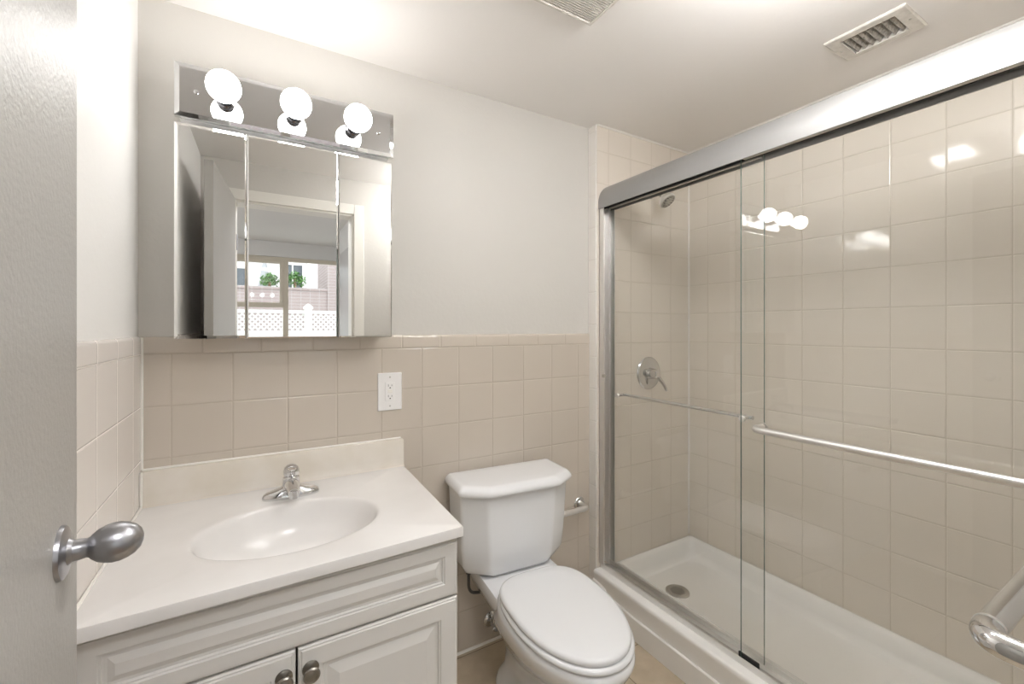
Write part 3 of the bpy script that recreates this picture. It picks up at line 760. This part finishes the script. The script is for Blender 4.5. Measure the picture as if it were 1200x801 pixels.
struct('wall_room_closet', B(1.03, RX1, -3.45, -1.9, 0, RZ), 'bwall', 'boxed closet wall in the far room right of the doorway', 'wall')
cd = thing('closet_door', 'grey closet door seen at the right of the mirror', 'door', (1.015, -2.66, 0))
for y0, y1 in ((-3.38, -2.67), (-2.66, -1.96)):
    obj('leaf', B(.998, 1.029, y0, y1, .012, 2.03), 'grey', cd, .003)
bm = bmesh.new(); lathe(bm, [(.008, 0), (.008, .015), (.016, .022), (.014, .03), (0, .032)], (.998, -2.62, 1.0), (-1, 0, 0), 18)
obj('knob', bm, 'nickel', cd)
rl = thing('added_ceiling_light', 'round white ceiling light added unseen behind the doorway to light the bathroom', 'light', (.52, -2.08, RZ))
bm = bmesh.new(); lathe(bm, [(.19, 0), (.19, .03), (.17, .035)], (.52, -2.08, RZ), (0, 0, -1), 40); obj('pan', bm, 'white', rl)  # added lamp hidden above the door head, lights bathroom through the doorway
bm = bmesh.new(); lathe(bm, [(.17, .03), (.165, .055), (.12, .075), (.0, .085)], (.52, -2.08, RZ), (0, 0, -1), 40); obj('diffuser', bm, 'added_lamp', rl)

# ------------------------------------------------------------------ outside the window
struct('ground', B(-12, 12, -16, RY0 - .12, -.2, -.02), 'pave', 'grey paved yard outside the window', 'ground')
fe = thing('lattice_fence', 'white vinyl fence with lattice top outside the window', 'fence', (.98, -6, 0))
FZ0, FZ1 = 1.27, 1.53
for x0, x1 in ((-1.95, -.52), (-.42, .93), (1.03, 2.45), (2.55, 4.0)):
    obj('boards', B(x0, x1, -6.02, -5.98, .05, 1.22), 'vinyl', fe)
    obj('rail', B((x0, x1, -6.03, -5.97, 1.22, FZ0), (x0, x1, -6.03, -5.97, FZ1, 1.575)), 'vinyl', fe)
    bm = bmesh.new(); h = FZ1 - FZ0; s = .075
    for sg in (1, -1):
        x = x0 - h
        while x < x1:
            a, b = x, x + h
            t0 = max(0, (x0 - a) / h); t1 = min(1, (x1 - a) / h)
            if t1 - t0 > .02:
                za, zb = (FZ0 + t0 * h, FZ0 + t1 * h) if sg > 0 else (FZ1 - t0 * h, FZ1 - t1 * h)
                xa, xb = a + t0 * h, a + t1 * h; w = .017
                y0 = -6.006 if sg > 0 else -5.999
                loft(bm, [[(xa, y0, za - w), (xa, y0 + .006, za - w), (xa, y0 + .006, za + w), (xa, y0, za + w)], [(xb, y0, zb - w), (xb, y0 + .006, zb - w), (xb, y0 + .006, zb + w), (xb, y0, zb + w)]])
            x += s
    obj('lattice', bm, 'vinyl', fe)
for x in (-2.0, -.47, .98, 2.5):
    bm = B(x - .05, x + .05, -6.05, -5.95, -.03, 1.60); loft(bm, [rrect(x - .065, x + .065, -6.065, -5.935, 1.60, .005), rrect(x - .065, x + .065, -6.065, -5.935, 1.63, .005), rrect(x - .01, x + .01, -6.01, -5.99, 1.68, .004)])
    obj('post', bm, 'vinyl', fe)
tag(obj('brick_wall', B((-6, 1.78, -10.2, -10, -.03, 2.20), (-6, 1.78, -10.23, -9.97, 2.20, 2.26)), 'brick', None), 'low brown brick terrace wall beyond the fence', 'wall')
br = thing('brick_building', 'brown brick house side beyond the fence, right in the mirror', 'building', (4, -11, 0))
obj('wall', B(1.78, 7, -12, -9.96, -.03, 3.6), 'brick', br)
obj('roof_slab', B(1.70, 7.1, -12.1, -9.9, 3.6, 3.75), 'stucco', br)
wh = thing('white_building', 'white stucco house behind the brick terrace, seen in the mirror', 'building', (0, -14, 0))
obj('wall', B(-7, 1.7, -15.5, -14, -.03, 4.6), 'stucco', wh)
obj('roof', B(-7.2, 1.8, -15.6, -13.8, 4.6, 4.75), 'canvas', wh)
for x0, x1, z0, z1 in ((-.9, -.1, 2.3, 3.1), (1.0, 1.55, 2.35, 3.3), (-2.6, -1.6, 2.3, 3.3)):
    f = obj('window', B((x0 - .06, x1 + .06, -14.0, -13.94, z0 - .06, z0), (x0 - .06, x1 + .06, -14.0, -13.94, z1, z1 + .06), (x0 - .06, x0, -14, -13.94, z0, z1), (x1, x1 + .06, -14, -13.94, z0, z1), ((x0 + x1) / 2 - .02, (x0 + x1) / 2 + .02, -14, -13.95, z0, z1)), 'vinyl', wh)
    obj('pane', B(x0, x1, -14.01, -13.97, z0, z1), 'wglass', f)
def shrub(x, y, z, r, label):
    bm = bmesh.new()
    for i in range(420):
        a, b = random.uniform(0, 2 * PI), math.acos(random.uniform(-.6, 1)); q = r * random.uniform(.45, 1) 
        c = Vector((x + q * math.sin(b) * math.cos(a), y + q * math.sin(b) * math.sin(a), z + r * .65 + q * math.cos(b) * 1.0))
        d = Vector((random.uniform(-1, 1), random.uniform(-1, 1), random.uniform(-.3, 1))).normalized(); u, v, _ = frame(d)
        s = .045
        vs = [bm.verts.new(c + d * s), bm.verts.new(c + u * s * .45), bm.verts.new(c - d * s), bm.verts.new(c - u * s * .45)]
        bm.faces.new(vs)
    t = thing('shrub', label, 'plant', (x, y, z), 0, 'shrubs on the brick terrace')
    obj('foliage', bm, 'leaf', t)
    bm = bmesh.new(); tube(bm, [(x, y, z - .005), (x, y, z + r * .9)], .03, 8); obj('stem', bm, 'wood', t)
shrub(.55, -10.1, 2.26, .20, 'small green shrub left on the brick terrace, by the umbrella')
shrub(1.08, -10.1, 2.26, .24, 'small green shrub on the brick terrace near the brick house')
um = thing('patio_umbrella', 'closed grey patio umbrella behind the brick terrace wall', 'umbrella', (.46, -10.6, -.02))
bm = bmesh.new(); lathe(bm, [(.025, 0), (.025, 2.4)], (.46, -10.6, -.02), (0, 0, 1), 12); obj('pole', bm, 'steel', um)
bm = bmesh.new(); lathe(bm, [(.03, 2.95), (.06, 2.8), (.11, 2.5), (.17, 2.2), (.15, 1.9), (.03, 1.88)], (.46, -10.6, -.02), (0, 0, 1), 14); obj('canopy', bm, 'canvas', um)
